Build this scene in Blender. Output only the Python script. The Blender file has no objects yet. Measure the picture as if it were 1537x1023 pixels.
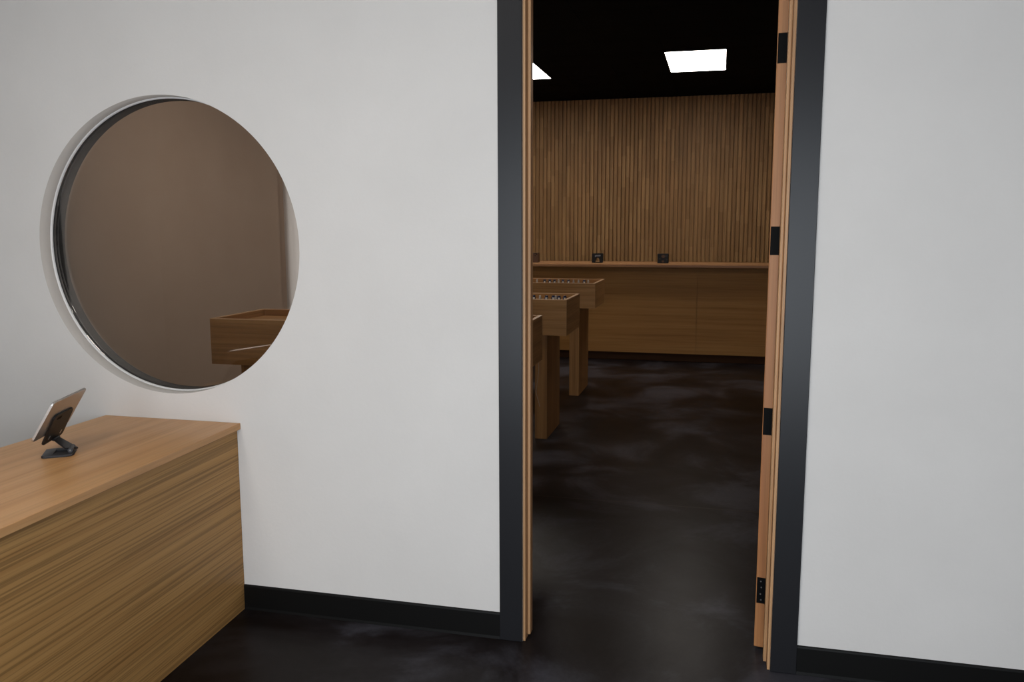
import bpy, bmesh, math, random
from mathutils import Vector, Matrix
random.seed(7)
S = bpy.context.scene
COL = S.collection
PI = math.pi

# ------------------------------------------------------------------ camera, world, light, exposure
cam_data = bpy.data.cameras.new('camera')
cam = bpy.data.objects.new('camera', cam_data); COL.objects.link(cam)
cr = Vector((0.9708929510, 0.2395028813, -0.0022907485))
cu = Vector((-0.0303830250, 0.1326418609, 0.9906982429))
cd = Vector((-0.2375789332, 0.9617923407, -0.1360578698))
M3 = Matrix((cr, cu, -cd)).transposed()
cam.matrix_world = Matrix.Translation((0.69756, -2.98731, 1.59212)) @ M3.to_4x4()
cam_data.sensor_fit = 'HORIZONTAL'; cam_data.sensor_width = 36.0
cam_data.lens = 1263.4275 * 36.0 / 1537.0
cam_data.clip_start = 0.05; cam_data.clip_end = 100
S.camera = cam

S.view_settings.view_transform = 'Standard'
S.view_settings.look = 'None'
S.view_settings.gamma = 1.0
S.view_settings.use_curve_mapping = False
S.view_settings.exposure = 0.0

world = bpy.data.worlds.new('world'); S.world = world
world.use_nodes = True
wn = world.node_tree.nodes; wl = world.node_tree.links
bg = wn['Background']
bg.inputs['Color'].default_value = (0.80, 0.89, 1.0, 1); bg.inputs['Strength'].default_value = 0.9   # overcast sky

def area(name, loc, rot, sx, sy, power, color):
    l = bpy.data.lights.new(name, 'AREA'); l.shape = 'RECTANGLE'
    l.size = sx; l.size_y = sy; l.energy = power; l.color = color
    o = bpy.data.objects.new(name, l); COL.objects.link(o)
    o.location = loc; o.rotation_euler = rot
    return o
# daylight from an unseen shopfront, added behind the camera to light the room
area('added_shopfront_daylight', (0.40, -3.97, 1.22), (PI/2, 0, 0), 3.5, 1.9, 90, (0.86, 0.93, 1.0))
# light added outside an invented side window, to brighten the curtain
area('added_curtain_light', (-3.75, 5.13, 1.55), (0, -PI/2, 0), 2.2, 1.3, 26, (0.95, 0.97, 1.0))

PANEL_POWER = 12.0       # emission of the ceiling light panels

# ------------------------------------------------------------------ materials
def new_mat(name):
    m = bpy.data.materials.new(name); m.use_nodes = True
    nt = m.node_tree; b = nt.nodes['Principled BSDF']
    return m, nt, b
def lin(c):
    def f(v):
        v /= 255.0
        return v/12.92 if v <= 0.04045 else ((v+0.055)/1.055)**2.4
    return (f(c[0]), f(c[1]), f(c[2]), 1)
def node(nt, kind, **kw):
    n = nt.nodes.new(kind)
    for k, v in kw.items(): setattr(n, k, v)
    return n
def ramp(nt, stops):
    r = node(nt, 'ShaderNodeValToRGB')
    e = r.color_ramp.elements
    e[0].position, e[0].color = stops[0]
    e[1].position, e[1].color = stops[-1]
    for p, c in stops[1:-1]:
        x = e.new(p); x.color = c
    return r
def coords(nt, scale=(1, 1, 1)):
    tc = node(nt, 'ShaderNodeTexCoord'); mp = node(nt, 'ShaderNodeMapping')
    mp.inputs['Scale'].default_value = scale
    nt.links.new(tc.outputs['Object'], mp.inputs['Vector'])
    return mp
def noise(nt, vec, scale, detail=4, rough=0.55):
    n = node(nt, 'ShaderNodeTexNoise')
    n.inputs['Scale'].default_value = scale; n.inputs['Detail'].default_value = detail
    n.inputs['Roughness'].default_value = rough
    nt.links.new(vec.outputs[0], n.inputs['Vector'])
    return n
def plain(name, c, rough=0.5, metal=0.0, spec=0.5):
    m, nt, b = new_mat(name)
    b.inputs['Base Color'].default_value = lin(c)
    b.inputs['Roughness'].default_value = rough; b.inputs['Metallic'].default_value = metal
    b.inputs['Specular IOR Level'].default_value = spec
    return m

def plaster(name, c1, c2, bump=0.12, rough=0.75):
    m, nt, b = new_mat(name)
    mp = coords(nt)
    n1 = noise(nt, mp, 2.2, 5, 0.6)
    r = ramp(nt, [(0.33, lin(c1)), (0.68, lin(c2))])
    nt.links.new(n1.outputs['Fac'], r.inputs['Fac'])
    nt.links.new(r.outputs['Color'], b.inputs['Base Color'])
    b.inputs['Roughness'].default_value = rough
    n2 = noise(nt, mp, 60, 3, 0.6)
    bp = node(nt, 'ShaderNodeBump'); bp.inputs['Strength'].default_value = bump; bp.inputs['Distance'].default_value = 0.01
    nt.links.new(n2.outputs['Fac'], bp.inputs['Height']); nt.links.new(bp.outputs['Normal'], b.inputs['Normal'])
    return m

def wood(name, light, mid, dark, axis, fine=1.0, rough=0.42, streak=0.5, spec=0.4, coarse=1.0, run=0.55, flat=None):
    """straight veneer grain running along `axis` (0, 1 or 2)"""
    m, nt, b = new_mat(name)
    def sc(along, across):
        s = [across]*3; s[axis] = along*run
        if flat is not None: s[flat] = 0.3
        return s
    m1 = coords(nt, sc(0.9, 28*fine)); n1 = noise(nt, m1, 1.0, 5, 0.6)
    m2 = coords(nt, sc(0.35, 5*coarse)); n2 = noise(nt, m2, 1.0, 3, 0.5)
    m3 = coords(nt, sc(2.2, 95*fine)); n3 = noise(nt, m3, 1.0, 3, 0.6)
    a = node(nt, 'ShaderNodeMath', operation='MULTIPLY'); a.inputs[1].default_value = 0.6
    nt.links.new(n1.outputs['Fac'], a.inputs[0])
    a2 = node(nt, 'ShaderNodeMath', operation='MULTIPLY_ADD'); a2.inputs[1].default_value = 0.4
    nt.links.new(n2.outputs['Fac'], a2.inputs[0]); nt.links.new(a.outputs[0], a2.inputs[2])
    r = ramp(nt, [(0.34, lin(dark)), (0.48, lin(mid)), (0.62, lin(light))])
    nt.links.new(a2.outputs[0], r.inputs['Fac'])
    # thin dark pores
    r3 = ramp(nt, [(0.40, (1-streak, 1-streak, 1-streak, 1)), (0.52, (1, 1, 1, 1))])
    nt.links.new(n3.outputs['Fac'], r3.inputs['Fac'])
    mx = node(nt, 'ShaderNodeMix', data_type='RGBA', blend_type='MULTIPLY'); mx.inputs[0].default_value = 1.0
    nt.links.new(r.outputs['Color'], mx.inputs[6]); nt.links.new(r3.outputs['Color'], mx.inputs[7])
    nt.links.new(mx.outputs[2], b.inputs['Base Color'])
    b.inputs['Roughness'].default_value = rough; b.inputs['Specular IOR Level'].default_value = spec
    bp = node(nt, 'ShaderNodeBump'); bp.inputs['Strength'].default_value = 0.08; bp.inputs['Distance'].default_value = 0.004
    nt.links.new(n3.outputs['Fac'], bp.inputs['Height']); nt.links.new(bp.outputs['Normal'], b.inputs['Normal'])
    return m

M = {}
M['wall'] = plaster('white_wall_paint', (219, 215, 211), (224, 220, 216), 0.06)
M['reveal'] = plaster('reveal_shaded_paint', (186, 179, 172), (192, 185, 178), 0.05)  # greyer than the wall: shade inside the round hole put into the colour
M['tan'] = plaster('tan_wall_paint', (205, 182, 164), (210, 188, 170))
M['dark_paint'] = plaster('black_ceiling_paint', (5, 5, 4), (7, 6, 6), 0.05, 0.95)
M['dark_paint'].node_tree.nodes['Principled BSDF'].inputs['Specular IOR Level'].default_value = 0.08
M['front_ceiling'] = plaster('front_ceiling_paint', (110, 108, 106), (116, 114, 112))
M['front_wall'] = plaster('front_room_grey_paint', (172, 168, 164), (176, 172, 168))
M['baseboard'] = plain('black_rubber', (11, 10, 9), 0.5, 0.0, 0.2)
M['casing'] = plain('charcoal_casing_paint', (30, 30, 33), 0.32, 0.0, 0.30)
M['counter_top'] = wood('counter_top_veneer', (208, 160, 108), (200, 150, 98), (186, 134, 82), 1, 0.7, 0.38, 0.10, 0.4)
M['counter_front'] = wood('counter_front_veneer', (186, 143, 88), (175, 132, 79), (154, 112, 64), 1, 1.3, 0.5, 0.36, 0.25, 1.6, 0.40, 0)
M['jamb'] = wood('jamb_softwood', (204, 160, 118), (190, 146, 104), (164, 120, 80), 2, 1.2, 0.45, 0.2)
M['door'] = wood('door_softwood', (190, 136, 86), (178, 122, 76), (160, 102, 62), 2, 0.7, 0.45, 0.15)
M['table'] = wood('table_veneer', (178, 134, 86), (164, 121, 74), (140, 99, 58), 0, 0.9, 0.5, 0.2, 0.3)
M['table_side'] = wood('table_side_veneer', (178, 134, 86), (164, 121, 74), (140, 99, 58), 1, 0.9, 0.5, 0.2, 0.3)
M['leg'] = wood('table_leg_veneer', (166, 122, 74), (150, 108, 64), (126, 88, 50), 2, 0.9, 0.5, 0.2, 0.3)
M['rim'] = plain('pale_table_rim', (205, 165, 124), 0.4)  # table rim in one paler tone than the veneer
M['sales_front'] = wood('sales_counter_veneer', (178, 132, 76), (168, 121, 67), (150, 105, 56), 0, 0.6, 0.5, 0.12, 0.25)
M['sales_top'] = wood('sales_counter_top_veneer', (168, 124, 84), (156, 112, 74), (138, 96, 62), 0, 0.8, 0.4, 0.15)
M['kick'] = plain('dark_toe_kick', (74, 50, 34), 0.7, 0.0, 0.1)
M['hinge'] = plain('black_steel', (6, 6, 6), 0.6, 0.0, 0.1)
M['screw'] = plain('worn_steel', (120, 116, 112), 0.35, 0.8)
M['black_plastic'] = plain('black_plastic', (16, 15, 16), 0.45, 0.0, 0.3)
M['stand'] = plain('satin_black_metal', (40, 39, 42), 0.38, 0.2)
M['stand_pad'] = plain('black_silicone', (20, 17, 16), 0.5)
M['aluminium'] = plain('silver_aluminium', (205, 203, 202), 0.32, 0.85)
M['screen'] = plain('dark_screen_glass', (10, 10, 12), 0.08)
M['bead'] = plain('white_glazing_bead', (228, 226, 224), 0.4)
M['gasket'] = plain('black_rear_lining', (22, 22, 25), 0.6, 0.0, 0.2)
M['cable'] = plain('beige_cable', (176, 150, 122), 0.5)
M['jar'] = plain('dark_blue_glazed_jar', (40, 52, 84), 0.12)
M['jar_glint'] = plain('white_jar_glint', (240, 238, 236), 0.4)  # white glint on the dark jars, put into the colour
M['jar_pale'] = plain('pale_jar', (190, 186, 182), 0.3)
M['handle_grey'] = plain('grey_handle_highlight', (112, 116, 126), 0.4)  # highlight on the terminal put into a lighter grey
M['curtain'] = plain('pale_grey_cloth', (226, 222, 218), 0.85)
nt = M['curtain'].node_tree; b = nt.nodes['Principled BSDF']; om = nt.nodes['Material Output']
tl = node(nt, 'ShaderNodeBsdfTranslucent'); tl.inputs['Color'].default_value = lin((226, 222, 218))
mxs = node(nt, 'ShaderNodeMixShader'); mxs.inputs[0].default_value = 0.5
nt.links.new(b.outputs[0], mxs.inputs[1]); nt.links.new(tl.outputs[0], mxs.inputs[2]); nt.links.new(mxs.outputs[0], om.inputs['Surface'])
M['metal_frame'] = plain('dark_shopfront_metal', (40, 40, 42), 0.4, 0.5)
M['brown_box'] = plain('brown_box_board', (86, 60, 42), 0.6)

# slatted wall: tone changes from slat to slat and from board to board
m, nt, b = new_mat('oak_slats')
tc = node(nt, 'ShaderNodeTexCoord'); sx = node(nt, 'ShaderNodeSeparateXYZ')
nt.links.new(tc.outputs['Object'], sx.inputs[0])
dv = node(nt, 'ShaderNodeMath', operation='DIVIDE'); dv.inputs[1].default_value = 0.055
nt.links.new(sx.outputs['X'], dv.inputs[0])
fl = node(nt, 'ShaderNodeMath', operation='FLOOR'); nt.links.new(dv.outputs[0], fl.inputs[0])
wn1 = node(nt, 'ShaderNodeTexWhiteNoise', noise_dimensions='1D'); nt.links.new(fl.outputs[0], wn1.inputs['W'])
zoff = node(nt, 'ShaderNodeMath', operation='MULTIPLY_ADD'); zoff.inputs[1].default_value = 3.0
nt.links.new(wn1.outputs['Value'], zoff.inputs[0]); nt.links.new(sx.outputs['Z'], zoff.inputs[2])
zf0 = node(nt, 'ShaderNodeMath', operation='DIVIDE'); zf0.inputs[1].default_value = 0.42
nt.links.new(zoff.outputs[0], zf0.inputs[0])
zf = node(nt, 'ShaderNodeMath', operation='FLOOR'); nt.links.new(zf0.outputs[0], zf.inputs[0])
cmb = node(nt, 'ShaderNodeCombineXYZ'); nt.links.new(fl.outputs[0], cmb.inputs[0]); nt.links.new(zf.outputs[0], cmb.inputs[1])
wn2 = node(nt, 'ShaderNodeTexWhiteNoise', noise_dimensions='2D'); nt.links.new(cmb.outputs[0], wn2.inputs['Vector'])
rr = ramp(nt, [(0.0, lin((160, 118, 70))), (0.5, lin((170, 127, 78))), (1.0, lin((184, 141, 90)))])
nt.links.new(wn2.outputs['Value'], rr.inputs['Fac'])
gm = coords(nt, (40, 40, 1.2)); gn = noise(nt, gm, 1.0, 4, 0.6)
gr = ramp(nt, [(0.35, (0.72, 0.72, 0.72, 1)), (0.6, (1, 1, 1, 1))]); nt.links.new(gn.outputs['Fac'], gr.inputs['Fac'])
mx = node(nt, 'ShaderNodeMix', data_type='RGBA', blend_type='MULTIPLY'); mx.inputs[0].default_value = 1.0
nt.links.new(rr.outputs['Color'], mx.inputs[6]); nt.links.new(gr.outputs['Color'], mx.inputs[7])
nt.links.new(mx.outputs[2], b.inputs['Base Color']); b.inputs['Roughness'].default_value = 0.55
M['slats'] = m

# polished dark concrete
m, nt, b = new_mat('polished_dark_concrete')
mp = coords(nt, (1, 1, 1))
n1 = noise(nt, mp, 1.6, 6, 0.6); n1.inputs['Distortion'].default_value = 0.6
r1 = ramp(nt, [(0.37, lin((24, 18, 16))), (0.5, lin((37, 33, 34))), (0.63, lin((66, 65, 71)))])
nt.links.new(n1.outputs['Fac'], r1.inputs['Fac'])
n2 = noise(nt, mp, 38, 4, 0.7)
r2 = ramp(nt, [(0.35, (0.82, 0.82, 0.82, 1)), (0.7, (1.1, 1.1, 1.1, 1))]); nt.links.new(n2.outputs['Fac'], r2.inputs['Fac'])
mx = node(nt, 'ShaderNodeMix', data_type='RGBA', blend_type='MULTIPLY'); mx.inputs[0].default_value = 1.0
nt.links.new(r1.outputs['Color'], mx.inputs[6]); nt.links.new(r2.outputs['Color'], mx.inputs[7])
nt.links.new(mx.outputs[2], b.inputs['Base Color'])
n3 = noise(nt, mp, 3.5, 5, 0.6)
sy = node(nt, 'ShaderNodeSeparateXYZ'); nt.links.new(mp.outputs[0], sy.inputs[0])
cmp_ = node(nt, 'ShaderNodeMath', operation='COMPARE'); cmp_.inputs[1].default_value = 1.745; cmp_.inputs[2].default_value = 0.0025
nt.links.new(sy.outputs['Y'], cmp_.inputs[0])
mj = node(nt, 'ShaderNodeMix', data_type='RGBA'); nt.links.new(cmp_.outputs[0], mj.inputs[0])
nt.links.new(mx.outputs[2], mj.inputs[6]); mj.inputs[7].default_value = lin((74, 66, 60))
nt.links.new(mj.outputs[2], b.inputs['Base Color'])
r3 = ramp(nt, [(0.3, (0.31, 0.31, 0.31, 1)), (0.7, (0.35, 0.35, 0.35, 1))]); nt.links.new(n3.outputs['Fac'], r3.inputs['Fac'])
nt.links.new(r3.outputs['Color'], b.inputs['Roughness'])
b.inputs['Specular IOR Level'].default_value = 0.07
M['floor'] = m

# window glass: slightly smoky thin pane
m = bpy.data.materials.new('smoky_glass'); m.use_nodes = True; nt = m.node_tree
for n in list(nt.nodes): nt.nodes.remove(n)
out = node(nt, 'ShaderNodeOutputMaterial'); tr = node(nt, 'ShaderNodeBsdfTransparent'); gl = node(nt, 'ShaderNodeBsdfGlossy')
tr.inputs['Color'].default_value = (0.88, 0.86, 0.84, 1); gl.inputs['Roughness'].default_value = 0.01
fr = node(nt, 'ShaderNodeFresnel'); fr.inputs['IOR'].default_value = 1.5
ms = node(nt, 'ShaderNodeMixShader')
nt.links.new(fr.outputs[0], ms.inputs[0]); nt.links.new(tr.outputs[0], ms.inputs[1]); nt.links.new(gl.outputs[0], ms.inputs[2])
nt.links.new(ms.outputs[0], out.inputs[0])
M['glass'] = m

m, nt, b = new_mat('light_diffuser')
b.inputs['Base Color'].default_value = (0.9, 0.9, 0.9, 1)
b.inputs['Emission Color'].default_value = (1.0, 0.94, 0.86, 1); b.inputs['Emission Strength'].default_value = PANEL_POWER
M['diffuser'] = m

# ------------------------------------------------------------------ mesh helpers
def box(bm, x0, x1, y0, y1, z0, z1, bev=0.0, seg=2):
    vs = [bm.verts.new(p) for p in ((x0,y0,z0),(x1,y0,z0),(x1,y1,z0),(x0,y1,z0),(x0,y0,z1),(x1,y0,z1),(x1,y1,z1),(x0,y1,z1))]
    fs = [bm.faces.new([vs[i] for i in q]) for q in ((3,2,1,0),(4,5,6,7),(0,1,5,4),(1,2,6,5),(2,3,7,6),(3,0,4,7))]
    if bev > 0:
        es = {e for f in fs for e in f.edges}
        bmesh.ops.bevel(bm, geom=list(es), offset=bev, segments=seg, profile=0.5, affect='EDGES')
def prism(bm, pts, d, bev=0.0, seg=2):
    """polygon `pts` (3-D, planar, CCW seen from +d) extruded by vector d"""
    d = Vector(d); a = [bm.verts.new(p) for p in pts]; b2 = [bm.verts.new(Vector(p)+d) for p in pts]
    n = len(pts)
    fs = [bm.faces.new(a[::-1]), bm.faces.new(b2)]
    for i in range(n): fs.append(bm.faces.new((a[i], a[(i+1)%n], b2[(i+1)%n], b2[i])))
    if bev > 0:
        es = {e for f in fs[:2] for e in f.edges}
        bmesh.ops.bevel(bm, geom=list(es), offset=bev, segments=seg, profile=0.5, affect='EDGES')
def lathe(bm, prof, n=24, c=(0, 0, 0), closed=False):
    rings = []
    for r_, z in prof:
        rings.append([bm.verts.new((c[0]+r_*math.cos(2*PI*i/n), c[1]+r_*math.sin(2*PI*i/n), c[2]+z)) for i in range(n)])
    for a, b2 in zip(rings, rings[1:]):
        for i in range(n): bm.faces.new((a[i], a[(i+1)%n], b2[(i+1)%n], b2[i]))
    bm.faces.new(rings[0][::-1]); bm.faces.new(rings[-1])
def tube(bm, pts, r_, n=8):
    pts = [Vector(p) for p in pts]; rings = []
    for i, p in enumerate(pts):
        t = (pts[min(i+1, len(pts)-1)] - pts[max(i-1, 0)]).normalized()
        a = t.cross(Vector((0.3, 0.9, 0.2))).normalized(); b2 = t.cross(a)
        rings.append([bm.verts.new(p + a*r_*math.cos(2*PI*k/n) + b2*r_*math.sin(2*PI*k/n)) for k in range(n)])
    for a, b2 in zip(rings, rings[1:]):
        for k in range(n): bm.faces.new((a[k], a[(k+1)%n], b2[(k+1)%n], b2[k]))
    bm.faces.new(rings[0][::-1]); bm.faces.new(rings[-1])
def obj(name, bm, mat, parent=None, smooth=False):
    bmesh.ops.recalc_face_normals(bm, faces=bm.faces)
    me = bpy.data.meshes.new(name); bm.to_mesh(me); bm.free()
    mats = mat if isinstance(mat, (list, tuple)) else [mat]
    for x in mats: me.materials.append(x)
    if smooth:
        for p in me.polygons: p.use_smooth = True
    o = bpy.data.objects.new(name, me); COL.objects.link(o)
    if parent: o.parent = parent
    return o
def boxo(name, mat, parent, *a, bev=0.0):
    bm = bmesh.new(); box(bm, *a, bev=bev); return obj(name, bm, mat, parent)
def tag(o, label, cat, group=None):
    o['label'] = label; o['category'] = cat
    if group: o['group'] = group
    return o
def thing(name, label, cat, loc=(0, 0, 0), rz=0.0, group=None):
    o = bpy.data.objects.new(name, None); COL.objects.link(o)
    o.empty_display_size = 0.1; o.location = loc; o.rotation_euler = (0, 0, rz)
    return tag(o, label, cat, group)
def struct(o, label=None):
    o['kind'] = 'structure'
    if label: o['label'] = label
    return o
def copy_tree(o, parent=None):
    c = o.copy(); COL.objects.link(c)
    if parent: c.parent = parent
    for ch in list(o.children): copy_tree(ch, c)
    return c

# ------------------------------------------------------------------ room shell
WT = 0.117                       # thickness of the dividing wall
CH = 3.3                         # ceiling height
XL, XR = -3.4, 2.7               # sales room sides
YB = 8.83                        # slatted wall
FL, FR_, FY = -4.6, 4.4, -4.05    # front room sides and unseen shopfront
OPZ = 2.46                       # door opening height
WX, WZ, WR = -1.488, 1.506, 0.600  # round window

bm = bmesh.new(); box(bm, FL-.2, FR_+.2, FY-.3, YB+.35, -0.12, 0.0)
struct(obj('floor', bm, M['floor']), 'polished dark mottled concrete floor running through the doorway')

# dividing wall with its door opening and round hole
bm = bmesh.new()
ox0, ox1 = 0.0, 0.915
hx0, hx1, hz0, hz1 = WX-0.8, WX+0.8, WZ-0.8, WZ+0.8
def slab(x0, x1, z0, z1): box(bm, x0, x1, 0, WT, z0, z1)
slab(FL, hx0, 0, CH); slab(hx1, ox0, 0, CH); slab(ox1, FR_, 0, CH); slab(ox0, ox1, OPZ, CH)
slab(hx0, hx1, 0, hz0); slab(hx0, hx1, hz1, CH)
N = 128
def ring(y):
    inn, outr = [], []
    for i in range(N):
        a = 2*PI*(i+0.5)/N; c, s = math.cos(a), math.sin(a); k = 0.8/max(abs(c), abs(s))
        inn.append(bm.verts.new((WX+WR*c, y, WZ+WR*s))); outr.append(bm.verts.new((WX+k*c, y, WZ+k*s)))
    return inn, outr
corner_a = [PI/4, 3*PI/4, 5*PI/4, 7*PI/4]
i0, o0 = ring(0.0); i1, o1 = ring(WT)
for i in range(N):
    j = (i+1) % N
    bm.faces.new((i0[i], i0[j], o0[j], o0[i])); bm.faces.new((i1[j], i1[i], o1[i], o1[j]))
    f = bm.faces.new((i0[j], i0[i], i1[i], i1[j])); f.smooth = True; f.material_index = 1
for (sx_, sz_), q in zip(((1,1),(-1,1),(-1,-1),(1,-1)), (0, 1, 2, 3)):
    i = int(round(N*(q*2+1)/8 - 0.5 - 0.5)); j = i+1
    for oo, y in ((o0, 0.0), (o1, WT)):
        cv = bm.verts.new((WX+0.8*sx_, y, WZ+0.8*sz_)); bm.faces.new((oo[i], oo[j], cv))
struct(obj('wall_divider', bm, [M['wall'], M['reveal']]), 'white plastered wall between front area and sales room')

# round window: white bead, smoky pane, black rear lining
w1 = bpy.data.objects.new('window_1', None); COL.objects.link(w1); w1.location = (WX, 0.0, WZ)
struct(w1, 'round window of smoky glass in the white wall')
def annulus(name, r0, r1, y0, y1, mat, bev=0.0):
    bm = bmesh.new(); rings = []
    prof = [(r1, y0), (r0+bev, y0), (r0, y0+bev), (r0, y1), (r1, y1)]
    for r_, y in prof:
        rings.append([bm.verts.new((r_*math.cos(2*PI*i/N), y, r_*math.sin(2*PI*i/N))) for i in range(N)])
    rings.append(rings[0])
    for a, b2 in zip(rings, rings[1:]):
        for i in range(N): bm.faces.new((a[i], a[(i+1)%N], b2[(i+1)%N], b2[i]))
    o = obj(name, bm, mat, w1)
    return o
annulus('glazing_bead', 0.594, 0.5995, 0.058, 0.068, M['bead'], 0.003)
annulus('rear_lining', 0.594, 0.5995, 0.0765, 0.134, M['gasket'])
bm = bmesh.new()
vs = [[bm.verts.new((0.599*math.cos(2*PI*i/N), y, 0.599*math.sin(2*PI*i/N))) for i in range(N)] for y in (0.068, 0.076)]
bm.faces.new(vs[0]); bm.faces.new(vs[1][::-1])
for i in range(N): bm.faces.new((vs[0][i], vs[0][(i+1)%N], vs[1][(i+1)%N], vs[1][i]))
obj('pane', bm, M['glass'], w1)

# sales room shell
def slat_wall():
    bm = bmesh.new(); p = 0.055
    box(bm, XL-.1, XR+.1, YB+0.028, YB+0.16, 0, CH)
    n = int((XR-XL)/p)
    k0 = math.ceil(XL/p)
    for k in range(k0, k0+n):
        x = k*p
        box(bm, x+0.008, x+p-0.008, YB, YB+0.030, 0.0, CH-0.002, bev=0.002, seg=1)
    return struct(obj('wall_back', bm, M['slats']), 'far wall of narrow upright oak slats')
slat_wall()
bm = bmesh.new()
box(bm, XL-.12, XL, WT, 4.45, 0, CH); box(bm, XL-.12, XL, 5.80, YB+.16, 0, CH)
box(bm, XL-.12, XL, 4.45, 5.80, 0, 0.45); box(bm, XL-.12, XL, 4.45, 5.80, 2.65, CH)
struct(obj('wall_left', bm, M['tan']), 'tan side wall of the sales room seen through the round window')
struct(boxo('wall_right', M['tan'], None, XR, XR+.12, WT, YB+.16, 0, CH))
# black ceiling of faint square tiles
bm = bmesh.new()
box(bm, XL, XR, WT, YB+.16, CH+0.012, CH+.14)
x = XL+0.02
g = 0.0015
xs = [0.094-0.004-0.6025*k for k in range(-4, 6)]; ys = [5.81-0.004-0.5825*k for k in range(-5, 10)]
for xa in xs:
    for ya in ys:
        x0, x1, y0, y1 = max(xa, XL), min(xa+0.6025, XR), max(ya, WT), min(ya+0.5825, YB)
        if x1-x0 > .05 and y1-y0 > .05: box(bm, x0+g, x1-g, y0+g, y1-g, CH, CH+0.013)
struct(obj('ceiling', bm, M['dark_paint']), 'black tiled ceiling of the sales room')
# front room shell
struct(boxo('ceiling', M['front_ceiling'], None, FL, FR_, FY, 0, CH, CH+.14))
struct(boxo('wall_left', M['front_wall'], None, FL-.12, FL, FY, WT, 0, CH))
struct(boxo('wall_right', M['front_wall'], None, FR_, FR_+.12, FY, WT, 0, CH))
bm = bmesh.new()
box(bm, FL, -1.40, FY-.12, FY, 0, CH); box(bm, 2.20, FR_, FY-.12, FY, 0, CH)
box(bm, -1.40, 2.20, FY-.12, FY, 2.4, CH); box(bm, -1.40, 2.20, FY-.12, FY, 0, 0.2)
struct(obj('wall_front', bm, M['front_wall']))
w2 = bpy.data.objects.new('added_window_2', None); COL.objects.link(w2); struct(w2, 'unseen shopfront glazing added to light the scene'); w2.location = (0.40, FY-.06, 0.2)  # unseen window, added for its daylight
bm = bmesh.new()
for xx in (-1.8, -0.62, 0.56, 1.74): box(bm, xx, xx+.06, -.03, .03, 0, 2.2)
for zz in (0.0, 2.14): box(bm, -1.74, 1.74, -.03, .03, zz, zz+.06)
obj('window_frame', bm, M['metal_frame'], w2)

# ------------------------------------------------------------------ door casing, jambs, door leaf
CT = 0.012
struct(boxo('trim_1', M['casing'], None, -0.0889, 0.0, -CT, -0.0002, 0.002, OPZ+.089, bev=0.0015), 'charcoal door casing board left of the opening')
struct(boxo('trim_2', M['casing'], None, 0.915, 1.0039, -CT, -0.0002, 0.002, OPZ+.089, bev=0.0015), 'charcoal door casing board right of the opening')
struct(boxo('trim_3', M['casing'], None, 0.0005, 0.9145, -CT, -0.0002, OPZ, OPZ+.089, bev=0.0015), 'charcoal casing board over the opening')

d1 = bpy.data.objects.new('door_1', None); COL.objects.link(d1); struct(d1, 'wooden door swung open into the sales room'); d1.location = (0, 0, 0)
def jamb(x0, x1, s0, s1, z1):
    j = boxo('jamb', M['jamb'], d1, x0, x1, 0.0005, WT, 0.001, z1, bev=0.0012)
    boxo('stop', M['jamb'], j, s0, s1, 0.035, 0.075, 0.012, z1, bev=0.003)
jamb(0.0003, 0.0100, 0.0103, 0.022, OPZ)
jamb(0.9050, 0.9147, 0.8930, 0.9047, OPZ)
bm = bmesh.new(); box(bm, 0.0103, 0.9047, 0.0005, WT, OPZ-.0097, OPZ-.0002)
obj('head_jamb', bm, M['jamb'], d1)
DT = 0.036
leaf = boxo('door_leaf', M['door'], d1, -DT, 0.0, 0.0, 0.885, 0.014, 2.435, bev=0.003)
leaf.location = (0.899, 0.136, 0.0); leaf.rotation_euler = (0, 0, math.radians(-10))
for hz in (2.191, 1.536, 0.884, 0.2385):
    bm = bmesh.new()
    box(bm, -0.0325, -0.001, -0.0022, 0.0006, hz-.05, hz+.05, bev=0.0006, seg=1)
    lathe(bm, [(0.005, hz-.05), (0.006, hz-.048), (0.006, hz+.048), (0.005, hz+.05)], 12, (0.003, -0.006, 0))
    h = obj('hinge', bm, M['hinge'], leaf)
    for k in range(4):
        bm = bmesh.new()
        zc = hz + (0.036, 0.013, -0.013, -0.036)[k]; xc = -0.0175 + (0.0012 if k % 2 else -0.0012)
        ring_pts = [(xc+0.0028*math.cos(2*PI*i/12), -0.0022, zc+0.0028*math.sin(2*PI*i/12)) for i in range(12)]
        prism(bm, ring_pts, (0, -0.0006, 0))
        obj('screw', bm, M['screw'] if hz < 0.5 else M['hinge'], h)

# baseboards
def baseboard(name, x0, x1, lab):
    bm = bmesh.new()
    prof = [(-0.0003, 0.001), (-0.0095, 0.001), (-0.0075, 0.012), (-0.0070, 0.100), (-0.0055, 0.106), (-0.0003, 0.108)]
    a = [bm.verts.new((x0, y, z)) for y, z in prof]; b2 = [bm.verts.new((x1, y, z)) for y, z in prof]
    bm.faces.new(a); bm.faces.new(b2[::-1])
    for i in range(len(prof)):
        j = (i+1) % len(prof); bm.faces.new((a[i], b2[i], b2[j], a[j]))
    return struct(obj(name, bm, M['baseboard']), lab)
baseboard('baseboard_left', -1.1960, -0.0892, 'black rubber baseboard left of the doorway')
baseboard('baseboard_right', 1.0042, FR_, 'black rubber baseboard right of the doorway')

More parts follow.
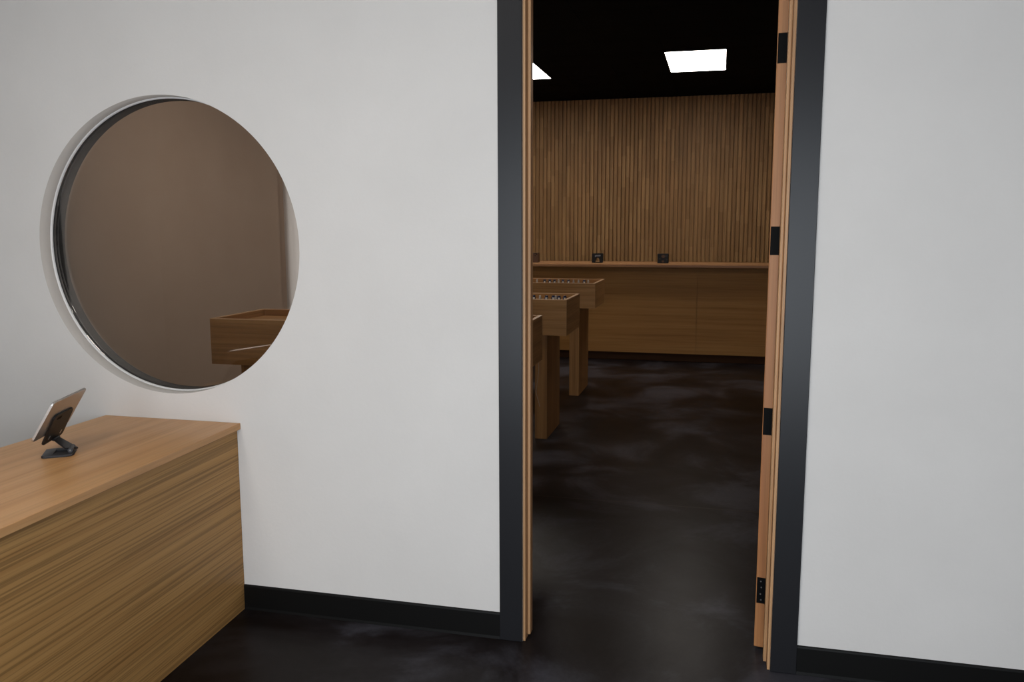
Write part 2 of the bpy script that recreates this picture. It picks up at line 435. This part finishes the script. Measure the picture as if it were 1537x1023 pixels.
# ------------------------------------------------------------------ front counter
ct = thing('service_counter', 'oak veneered counter with a lighter top under the round window', 'counter', (-1.5, -0.9, 0))
def P(x, y): return (x+1.5, y+0.9)
CTZ = 0.798
def fx(x0, y): return x0 - 0.036*y
ye, y0c = -2.0, -0.002
bm = bmesh.new()
pts = [P(-1.819, y0c), P(-1.822, ye), P(fx(-1.180, ye), ye), P(fx(-1.180, y0c), y0c)]
prism(bm, [(a, b2, CTZ-0.026) for a, b2 in pts], (0, 0, 0.026), bev=0.0015)
obj('countertop', bm, M['counter_top'], ct)
bm = bmesh.new()
pts = [P(fx(-1.214, y0c), y0c), P(fx(-1.214, ye+.02), ye+.02), P(fx(-1.196, ye+.02), ye+.02), P(fx(-1.196, y0c), y0c)]
prism(bm, [(a, b2, 0.002) for a, b2 in pts], (0, 0, CTZ-0.0285))
obj('front_panel', bm, M['counter_front'], ct)
bm = bmesh.new()
pts = [P(-1.80, y0c), P(-1.80, ye+.03), P(fx(-1.2145, ye+.03), ye+.03), P(fx(-1.2145, y0c), y0c)]
prism(bm, [(a, b2, 0.002) for a, b2 in pts], (0, 0, CTZ-0.0285))
obj('carcass', bm, M['counter_front'], ct)

# ------------------------------------------------------------------ tablet and its stand
E1 = Vector((-0.3284, 0.9445, 0)).normalized(); E2 = Vector((0.484, 0.1683, 0.8587)).normalized(); EN = E1.cross(E2)
TP = Vector((-1.546, -0.68, 0.867))
def tp(u, v, w=0.0): return TP + E1*u + E2*v + EN*w
def rounded(u0, u1, v0, v1, r_, n=6):
    out = []
    for cx, cy, a0 in ((u1-r_, v0+r_, -PI/2), (u1-r_, v1-r_, 0), (u0+r_, v1-r_, PI/2), (u0+r_, v0+r_, PI)):
        for k in range(n+1):
            a = a0 + PI/2*k/n; out.append((cx+r_*math.cos(a), cy+r_*math.sin(a)))
    return out
def round_poly(pts, r_, n=5):
    out = []; m_ = len(pts); pv = [Vector(p) for p in pts]
    for i in range(m_):
        p, a, b2 = pv[i], (pv[i-1]-pv[i]).normalized(), (pv[(i+1) % m_]-pv[i]).normalized()
        s, e = p+a*r_, p+b2*r_
        for k in range(n+1):
            t = k/n; out.append(tuple((1-t)**2*s + 2*t*(1-t)*p + t*t*e))
    return out
tb = thing('tablet', 'silver tablet seen from behind, leaning on a black stand on the counter', 'tablet', tp(0.1375, 0.0775, 0))
inv = tb.location.copy()
bm = bmesh.new()
prism(bm, [tp(u, v, -0.0075)-inv for u, v in rounded(0, 0.275, 0, 0.155, 0.010)], EN*0.0075, bev=0.0022, seg=3)
obj('body', bm, M['aluminium'], tb, False)
bm = bmesh.new()
prism(bm, [tp(u, v, -0.0084)-inv for u, v in rounded(0.004, 0.271, 0.004, 0.151, 0.008)], EN*0.0008)
obj('screen', bm, M['screen'], tb)

SB = Vector((-1.545, -0.565, CTZ))
st = thing('tablet_stand', 'black folding tablet stand on the oak counter', 'stand', SB)
NH = Vector((EN.x, EN.y, 0)).normalized()
PAD = [(0.068, 0.090), (0.098, -0.041), (0.258, -0.036), (0.222, 0.090)]
bm = bmesh.new()
prism(bm, [tp(u, v, 0.0006)-SB for u, v in round_poly(PAD, 0.018)], EN*0.006, bev=0.0012)
pad = obj('back_plate', bm, M['stand_pad'], st)
for (u, v) in ((0.127, -0.014), (0.219, -0.013)):
    bm = bmesh.new()
    prism(bm, [tp(u+a, v+b2, 0.0064)-SB for a, b2 in rounded(-0.0045, 0.0045, -0.008, 0.008, 0.0042)], EN*0.0006)
    o = obj('slot', bm, M['aluminium'], pad)
    o['label'] = 'bright slot showing silver tablet back'
bm = bmesh.new()
prism(bm, [tp(0.118+a, 0.072+b2, 0.0064)-SB for a, b2 in rounded(-0.018, 0.018, -0.006, 0.006, 0.005)], EN*0.0006)
obj('recess_mark', bm, M['hinge'], pad)
# base: a plate with a rounded end and an open well
A, B = Vector((-1.556, -0.640)), Vector((-1.616, -0.548))
eb = (B-A).normalized(); LB = (B-A).length; nb = Vector((-eb.y, eb.x)) * -1
if nb.x < 0: nb = -nb
LN = 0.100
def bp_(s, t, z=0.0): 
    p = A + eb*s + nb*t
    return Vector((p.x, p.y, CTZ + z)) - SB
outer = [(0.006, 0), (LB-.010, 0), (LB-.003, .004), (LB, .016), (LB, LN*.8), (LB-.008, LN*.95), (LB-.022, LN), (0.022, LN), (0.008, LN*.95), (0, LN*.8), (0, .006)]
bm = bmesh.new()
w0, w1_, t0, t1 = 0.030, LB-0.024, 0.034, 0.082
zh = 0.0085
cells = [(0, LB, 0, t0), (0, w0, t0, LN), (w1_, LB, t0, LN), (w0, w1_, t1, LN)]
prism(bm, [bp_(s, t, 0.0008) for s, t in outer], (0, 0, 0.0022))
for s0, s1, ta, tb_ in cells:
    c4 = [(s0, ta), (s1, ta), (s1, tb_), (s0, tb_)]
    c4 = [(min(max(s, 0.0), LB), min(t, LN-.004)) for s, t in c4]
    if ta == 0: c4 = [(0.006, 0.0), (LB-.008, 0.0), (LB, .016), (LB, t0), (0, t0), (0, .008)]
    prism(bm, [bp_(s, t, 0.003) for s, t in c4], (0, 0, zh-0.003), bev=0.0008, seg=1)
base = obj('base', bm, M['stand'], st)
# arm: flat bar from the base hinge up to the plate hinge
def bar(bm, a, b2, wa, wb, th, wdir):
    a, b2 = Vector(a), Vector(b2); t = (b2-a).normalized(); w_ = (wdir - t*wdir.dot(t)).normalized(); n_ = t.cross(w_)
    q = [a-w_*wa/2, a+w_*wa/2, b2+w_*wb/2, b2-w_*wb/2]
    prism(bm, [p-n_*th/2 for p in q], n_*th, bev=0.001, seg=1)
hb_ = Vector((*(A+eb*LB*0.52+nb*LN*0.88), CTZ+0.016)) - SB
ht_ = tp(0.196, -0.034, 0.010) - SB
bm = bmesh.new(); bar(bm, hb_, ht_, 0.046, 0.032, 0.006, E1)
obj('arm', bm, M['stand'], st)
bm = bmesh.new()
ax = Vector((eb.x, eb.y, 0)); tube(bm, [hb_-ax*0.030, hb_-ax*0.02, hb_+ax*0.02, hb_+ax*0.030], 0.0085, 14)
hg = obj('hinge_barrel', bm, M['stand'], st)
bm = bmesh.new(); pcap = hb_-ax*0.0302
tube(bm, [pcap, pcap-ax*0.0012], 0.0032, 12); obj('hinge_pin', bm, M['screw'], hg)
bm = bmesh.new(); tube(bm, [ht_-E1*0.022, ht_, ht_+E1*0.022], 0.0055, 12)
obj('plate_hinge', bm, M['stand'], st)

# ------------------------------------------------------------------ display tables
def display_table(label, y0, y1, x0, x1, zb, zt, lx_off=0.150):
    cx, cy = (x0+x1)/2, (y0+y1)/2
    t = thing('display_table', label, 'display table', (cx, cy, 0), 0, 'display tables standing in rows in the sales room')
    hx, hy = (x1-x0)/2, (y1-y0)/2; th = 0.022; rd = zt-0.042
    boxo('long_side', M['table'], t, -hx, hx, -hy, -hy+th, zb, zt-0.004)
    boxo('long_side', M['table'], t, -hx, hx, hy-th, hy, zb, zt-0.004)
    boxo('end_side', M['table_side'], t, -hx, -hx+th, -hy+th, hy-th, zb, zt-0.004)
    boxo('end_side', M['table_side'], t, hx-th, hx, -hy+th, hy-th, zb, zt-0.004)
    bm = bmesh.new(); box(bm, -hx+th, hx-th, -hy+th, hy-th, rd-0.012, rd)
    obj('tray_floor', bm, M['table'], t)
    bm = bmesh.new(); box(bm, -hx+th, hx-th, -hy+th, hy-th, zb, zb+0.012)
    obj('underside', bm, M['table'], t)
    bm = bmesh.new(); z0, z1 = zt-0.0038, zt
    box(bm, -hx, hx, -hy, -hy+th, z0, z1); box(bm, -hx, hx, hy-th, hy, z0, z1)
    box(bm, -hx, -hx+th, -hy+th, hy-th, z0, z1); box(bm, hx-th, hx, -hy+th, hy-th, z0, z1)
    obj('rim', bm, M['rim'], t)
    for s in (-1, 1):
        xa, xb = (hx-lx_off-0.092, hx-lx_off) if s > 0 else (-hx+lx_off+.02, -hx+lx_off+0.112)
        boxo('leg', M['leg'], t, xa, xb, -hy+0.035, hy-0.045, 0.001, zb-0.0005, bev=0.002)
    return rd
rd3 = display_table('nearest wooden display table, its left end seen through the round window', 1.36, 1.955, -2.205, -0.334, 0.785, 1.055)
rd2 = display_table('middle wooden display table with few dark jars, behind the left door jamb', 3.025, 3.61, -2.20, -0.378, 0.791, 1.055)
rd1 = display_table('farthest wooden display table with a long row of small jars, before the long counter', 4.68, 5.33, -2.22, -0.410, 0.832, 1.064)

# small jars in the trays
def make_jar(kind):
    t = thing('jar', '', 'jar')
    bm = bmesh.new(); k = 1.0 if kind == 'dark' else 0.62
    lathe(bm, [(0.012*k, 0), (0.015*k, 0.003), (0.0155*k, 0.022), (0.012*k, 0.026), (0.0105*k, 0.027)], 20)
    obj('body', bm, M['jar'] if kind == 'dark' else M['jar_pale'], t, True)
    bm = bmesh.new(); lathe(bm, [(0.0125*k, 0.0272), (0.0128*k, 0.034), (0.010*k, 0.036)], 20)
    obj('lid', bm, M['jar'] if kind == 'dark' else M['jar_pale'], t, True)
    if kind == 'dark':  # curved white patch: the glint on the jar, painted on
        bm = bmesh.new(); n_ = 8; a0, a1 = math.radians(-88), math.radians(-28)
        rows = []
        for z in (0.004, 0.021):
            rows.append([bm.verts.new((r_*math.cos(a0+(a1-a0)*i/n_), r_*math.sin(a0+(a1-a0)*i/n_), z)) for r_ in (0.0160,) for i in range(n_+1)])
        inn = [[bm.verts.new((0.0154*math.cos(a0+(a1-a0)*i/n_), 0.0154*math.sin(a0+(a1-a0)*i/n_), z)) for i in range(n_+1)] for z in (0.004, 0.021)]
        for i in range(n_):
            bm.faces.new((rows[0][i], rows[0][i+1], rows[1][i+1], rows[1][i])); bm.faces.new((inn[0][i+1], inn[0][i], inn[1][i], inn[1][i+1]))
            bm.faces.new((rows[0][i+1], rows[0][i], inn[0][i], inn[0][i+1])); bm.faces.new((rows[1][i], rows[1][i+1], inn[1][i+1], inn[1][i]))
        for i in (0, n_): bm.faces.new((rows[0][i], rows[1][i], inn[1][i], inn[0][i]))
        obj('painted_glint', bm, M['jar_glint'], t)
    return t
proto = {'dark': make_jar('dark'), 'pale': make_jar('pale')}
used = {'dark': False, 'pale': False}
def place_jar(kind, x, y, z, rz, label, group):
    o = proto[kind] if not used[kind] else copy_tree(proto[kind])
    used[kind] = True
    o.location = (x, y, z); o.rotation_euler = (0, 0, rz); tag(o, label, 'jar', group)
g2, g1 = 'jars in the tray of the middle table', 'jars in the tray of the farthest table'
ordn = ['first', 'second', 'third', 'fourth', 'fifth', 'sixth', 'seventh', 'eighth', 'ninth', 'tenth']
row2 = [('dark', -0.717), ('pale', -0.665), ('dark', -0.616), ('dark', -0.562), ('pale', -0.540), ('dark', -0.514), ('dark', -0.470)]
cnt = {'dark': 0, 'pale': 0}; nm2 = {'dark': sum(k == 'dark' for k, _ in row2)}
for k, x in row2:
    cnt[k] += 1
    lab = ('%s dark blue jar from the left in the middle table tray' % ordn[cnt[k]-1]) if k == 'dark' else \
          ('small pale jar in the middle table tray, %s' % ('left of its second dark jar' if cnt[k] == 1 else 'between its two closest dark jars'))
    place_jar(k, x, 3.455 + 0.006*math.sin(40*x), rd2, -0.3, lab, g2)
row1 = [('pale', -1.075), ('dark', -0.998), ('dark', -0.945), ('dark', -0.897), ('pale', -0.856), ('dark', -0.812), ('dark', -0.757), ('pale', -0.706), ('pale', -0.655), ('dark', -0.600), ('pale', -0.560)]
cnt = {'dark': 0, 'pale': 0}
for k, x in row1:
    cnt[k] += 1
    place_jar(k, x, 5.235, rd1, -0.35, '%s %s from the left in the farthest table tray' % (ordn[cnt[k]-1], 'dark blue jar' if k == 'dark' else 'small pale jar'), g1)

# loose cable under the nearest table
bm = bmesh.new()
cp = [(-0.352, 1.93, 0.7848), (-0.351, 1.928, 0.72), (-0.357, 1.926, 0.66), (-0.366, 1.923, 0.598), (-0.364, 1.922, 0.58), (-0.352, 1.92, 0.54), (-0.341, 1.918, 0.502)]
tube(bm, cp, 0.0022, 8)
cb = obj('cable', bm, M['cable'], None, True)
tag(cb, 'thin pale loose cable hanging under the nearest display table', 'cable')

# ------------------------------------------------------------------ long sales counter at the back
sc_ = thing('sales_counter', 'long wooden counter in front of the slatted wall', 'counter', (-0.3, 7.1, 0))
def bx(name, mat, x0, x1, y0, y1, z0, z1, bev=0.0): return boxo(name, mat, sc_, x0+.3, x1+.3, y0-7.1, y1-7.1, z0, z1, bev=bev)
SZ = 1.148
bx('countertop', M['sales_top'], -3.3, 2.6, 6.80, 7.45, SZ-0.046, SZ, bev=0.012)
for a, b2 in ((-3.3, -1.991), (-1.989, 0.446), (0.449, 2.6)):
    bx('front_panel', M['sales_front'], a, b2, 6.93, 6.95, 0.10, SZ-0.0465)
bx('carcass', M['sales_front'], -3.3, 2.6, 6.9505, 7.43, 0.10, SZ-0.0465)
bx('toe_kick', M['kick'], -3.28, 2.58, 6.99, 7.40, 0.001, 0.0995)

# payment terminals on that counter
def terminal(x, label):
    t = thing('payment_terminal', label, 'terminal', (x, 7.02, SZ), 0, 'payment terminals on the long counter')
    bm = bmesh.new(); w_, h_ = 0.066, 0.112
    # inverted U shell seen from behind
    prism(bm, [(-w_, -.020, 0.0005), (-0.028, -.020, 0.0005), (-0.024, -.020, 0.050), (-0.012, -.020, 0.062), (0.012, -.020, 0.062), (0.024, -.020, 0.050), (0.028, -.020, 0.0005),
               (w_-.008, -.020, 0.0005), (w_, -.020, 0.016), (w_, -.020, h_-.008), (w_-.008, -.020, h_), (-w_+.008, -.020, h_), (-w_, -.020, h_-.008)], (0, 0.045, 0), bev=0.003, seg=2)
    obj('shell', bm, M['black_plastic'], t)
    bm = bmesh.new(); prism(bm, [(-0.030, -.0205, 0.070), (-0.018, -.0205, 0.070), (-0.014, -.0205, 0.078), (0.034, -.0205, 0.078), (0.040, -.0205, 0.092), (-0.022, -.0205, 0.092), (-0.030, -.0205, 0.086)], (0, -0.004, 0), bev=0.001, seg=1)
    obj('handle', bm, M['handle_grey'], t)
    boxo('foot', M['black_plastic'], t, -0.05, 0.05, 0.0255, 0.07, 0.0005, 0.01, bev=0.002)
    return t
terminal(-0.722, 'black arched payment terminal on the far counter, left of the fan-faced one')
t = thing('payment_terminal', 'black square terminal with round openings on the far counter, nearest the right', 'terminal', (0.045, 7.02, SZ), 0, 'payment terminals on the long counter')
boxo('housing', M['black_plastic'], t, -0.064, 0.064, -0.02, 0.03, 0.0005, 0.113, bev=0.005)
for (cx, cz, r_, mm) in ((0.004, 0.082, 0.022, 'brown_box'), (-0.035, 0.054, 0.010, 'stand'), (0.000, 0.024, 0.015, 'brown_box'), (0.044, 0.044, 0.009, 'stand'), (0.036, 0.085, 0.012, 'stand')):
    bm = bmesh.new(); prism(bm, [(cx+r_*math.cos(2*PI*i/16), -0.0204, cz+0.8*r_*math.sin(2*PI*i/16)) for i in range(16)], (0, -0.002, 0))
    obj('port', bm, M[mm], t)
t = thing('cardboard_box', 'small brown box with black marks at the left end of the far counter', 'box', (-1.50, 7.02, SZ))
boxo('carton', M['brown_box'], t, -0.065, 0.062, -0.05, 0.05, 0.0005, 0.115, bev=0.002)
bm = bmesh.new(); box(bm, 0.018, 0.052, -0.0512, -0.0502, 0.100, 0.108); box(bm, 0.044, 0.052, -0.0512, -0.0502, 0.092, 0.1); obj('mark', bm, M['hinge'], t)
bm = bmesh.new(); box(bm, 0.018, 0.036, -0.0512, -0.0502, 0.076, 0.084); obj('mark', bm, M['hinge'], t)
bm = bmesh.new(); box(bm, -0.04, -0.006, -0.0512, -0.0502, 0.008, 0.040); obj('mark', bm, M['hinge'], t)

# ------------------------------------------------------------------ ceiling light panels
def panel(x0, x1, y0, y1, label):
    cx, cy = (x0+x1)/2, (y0+y1)/2
    t = thing('ceiling_light', label, 'light', (cx, cy, CH), 0, 'flat ceiling light panels')
    hx, hy = (x1-x0)/2, (y1-y0)/2; w_ = 0.012
    bm = bmesh.new()
    box(bm, -hx-w_, hx+w_, -hy-w_, -hy, -0.008, -0.0002); box(bm, -hx-w_, hx+w_, hy, hy+w_, -0.008, -0.0002)
    box(bm, -hx-w_, -hx, -hy, hy, -0.008, -0.0002); box(bm, hx, hx+w_, -hy, hy, -0.008, -0.0002)
    obj('frame', bm, M['hinge'], t)
    boxo('diffuser', M['diffuser'], t, -hx, hx, -hy, hy, -0.005, -0.0003)
panel(0.094, 0.689, 5.81, 6.96, 'bright rectangular ceiling panel in the middle of the black ceiling')
panel(-1.888, -1.293, 5.87, 7.02, 'bright ceiling panel partly hidden by the left door jamb')

panel(-1.75, -1.155, -3.20, -2.05, 'unseen ceiling panel added to light the front area, left one behind the viewpoint')  # unseen panel, added to bring light onto the counter top
panel(-0.15, 0.445, -3.20, -2.05, 'unseen ceiling panel added to light the front area, right one behind the viewpoint')  # second added panel, same purpose as the left one
panel(-1.888, -1.293, 1.80, 2.95, 'ceiling panel added to brighten the tan side wall, out of sight from the doorway')  # added out of view to brighten the wall behind the round window

w3 = bpy.data.objects.new('added_window_3', None); COL.objects.link(w3); w3.location = (XL-.07, 5.125, 0.45)  # invented window, added so light comes through the curtain
struct(w3, 'unseen side window added to backlight the pale curtain')
bm = bmesh.new()
for yy in (-0.675, 0.635): box(bm, -.025, .025, yy, yy+.04, 0, 2.2)
for zz in (0.0, 2.16): box(bm, -.025, .025, -0.635, 0.635, zz, zz+.04)
obj('window_frame', bm, M['bead'], w3)
boxo('pane', M['glass'], w3, -.003, .003, -0.635, 0.635, 0.04, 2.16)

# pale curtain on the left wall of the sales room
bm = bmesh.new(); n_ = 60; top, bot = [], []
for i in range(n_+1):
    y = 4.385 + 1.55*i/n_; x = XL + 0.030 + 0.009*math.sin(i*0.9+2.6) + 0.003*math.sin(i*2.3)
    bot.append(bm.verts.new((x, y, 0.01))); top.append(bm.verts.new((x, y, 2.75)))
for i in range(n_): bm.faces.new((bot[i], bot[i+1], top[i+1], top[i]))
cu_ = obj('curtain', bm, M['curtain'], None, True)
tag(cu_, 'pale grey curtain seen at the right edge of the round window', 'curtain')
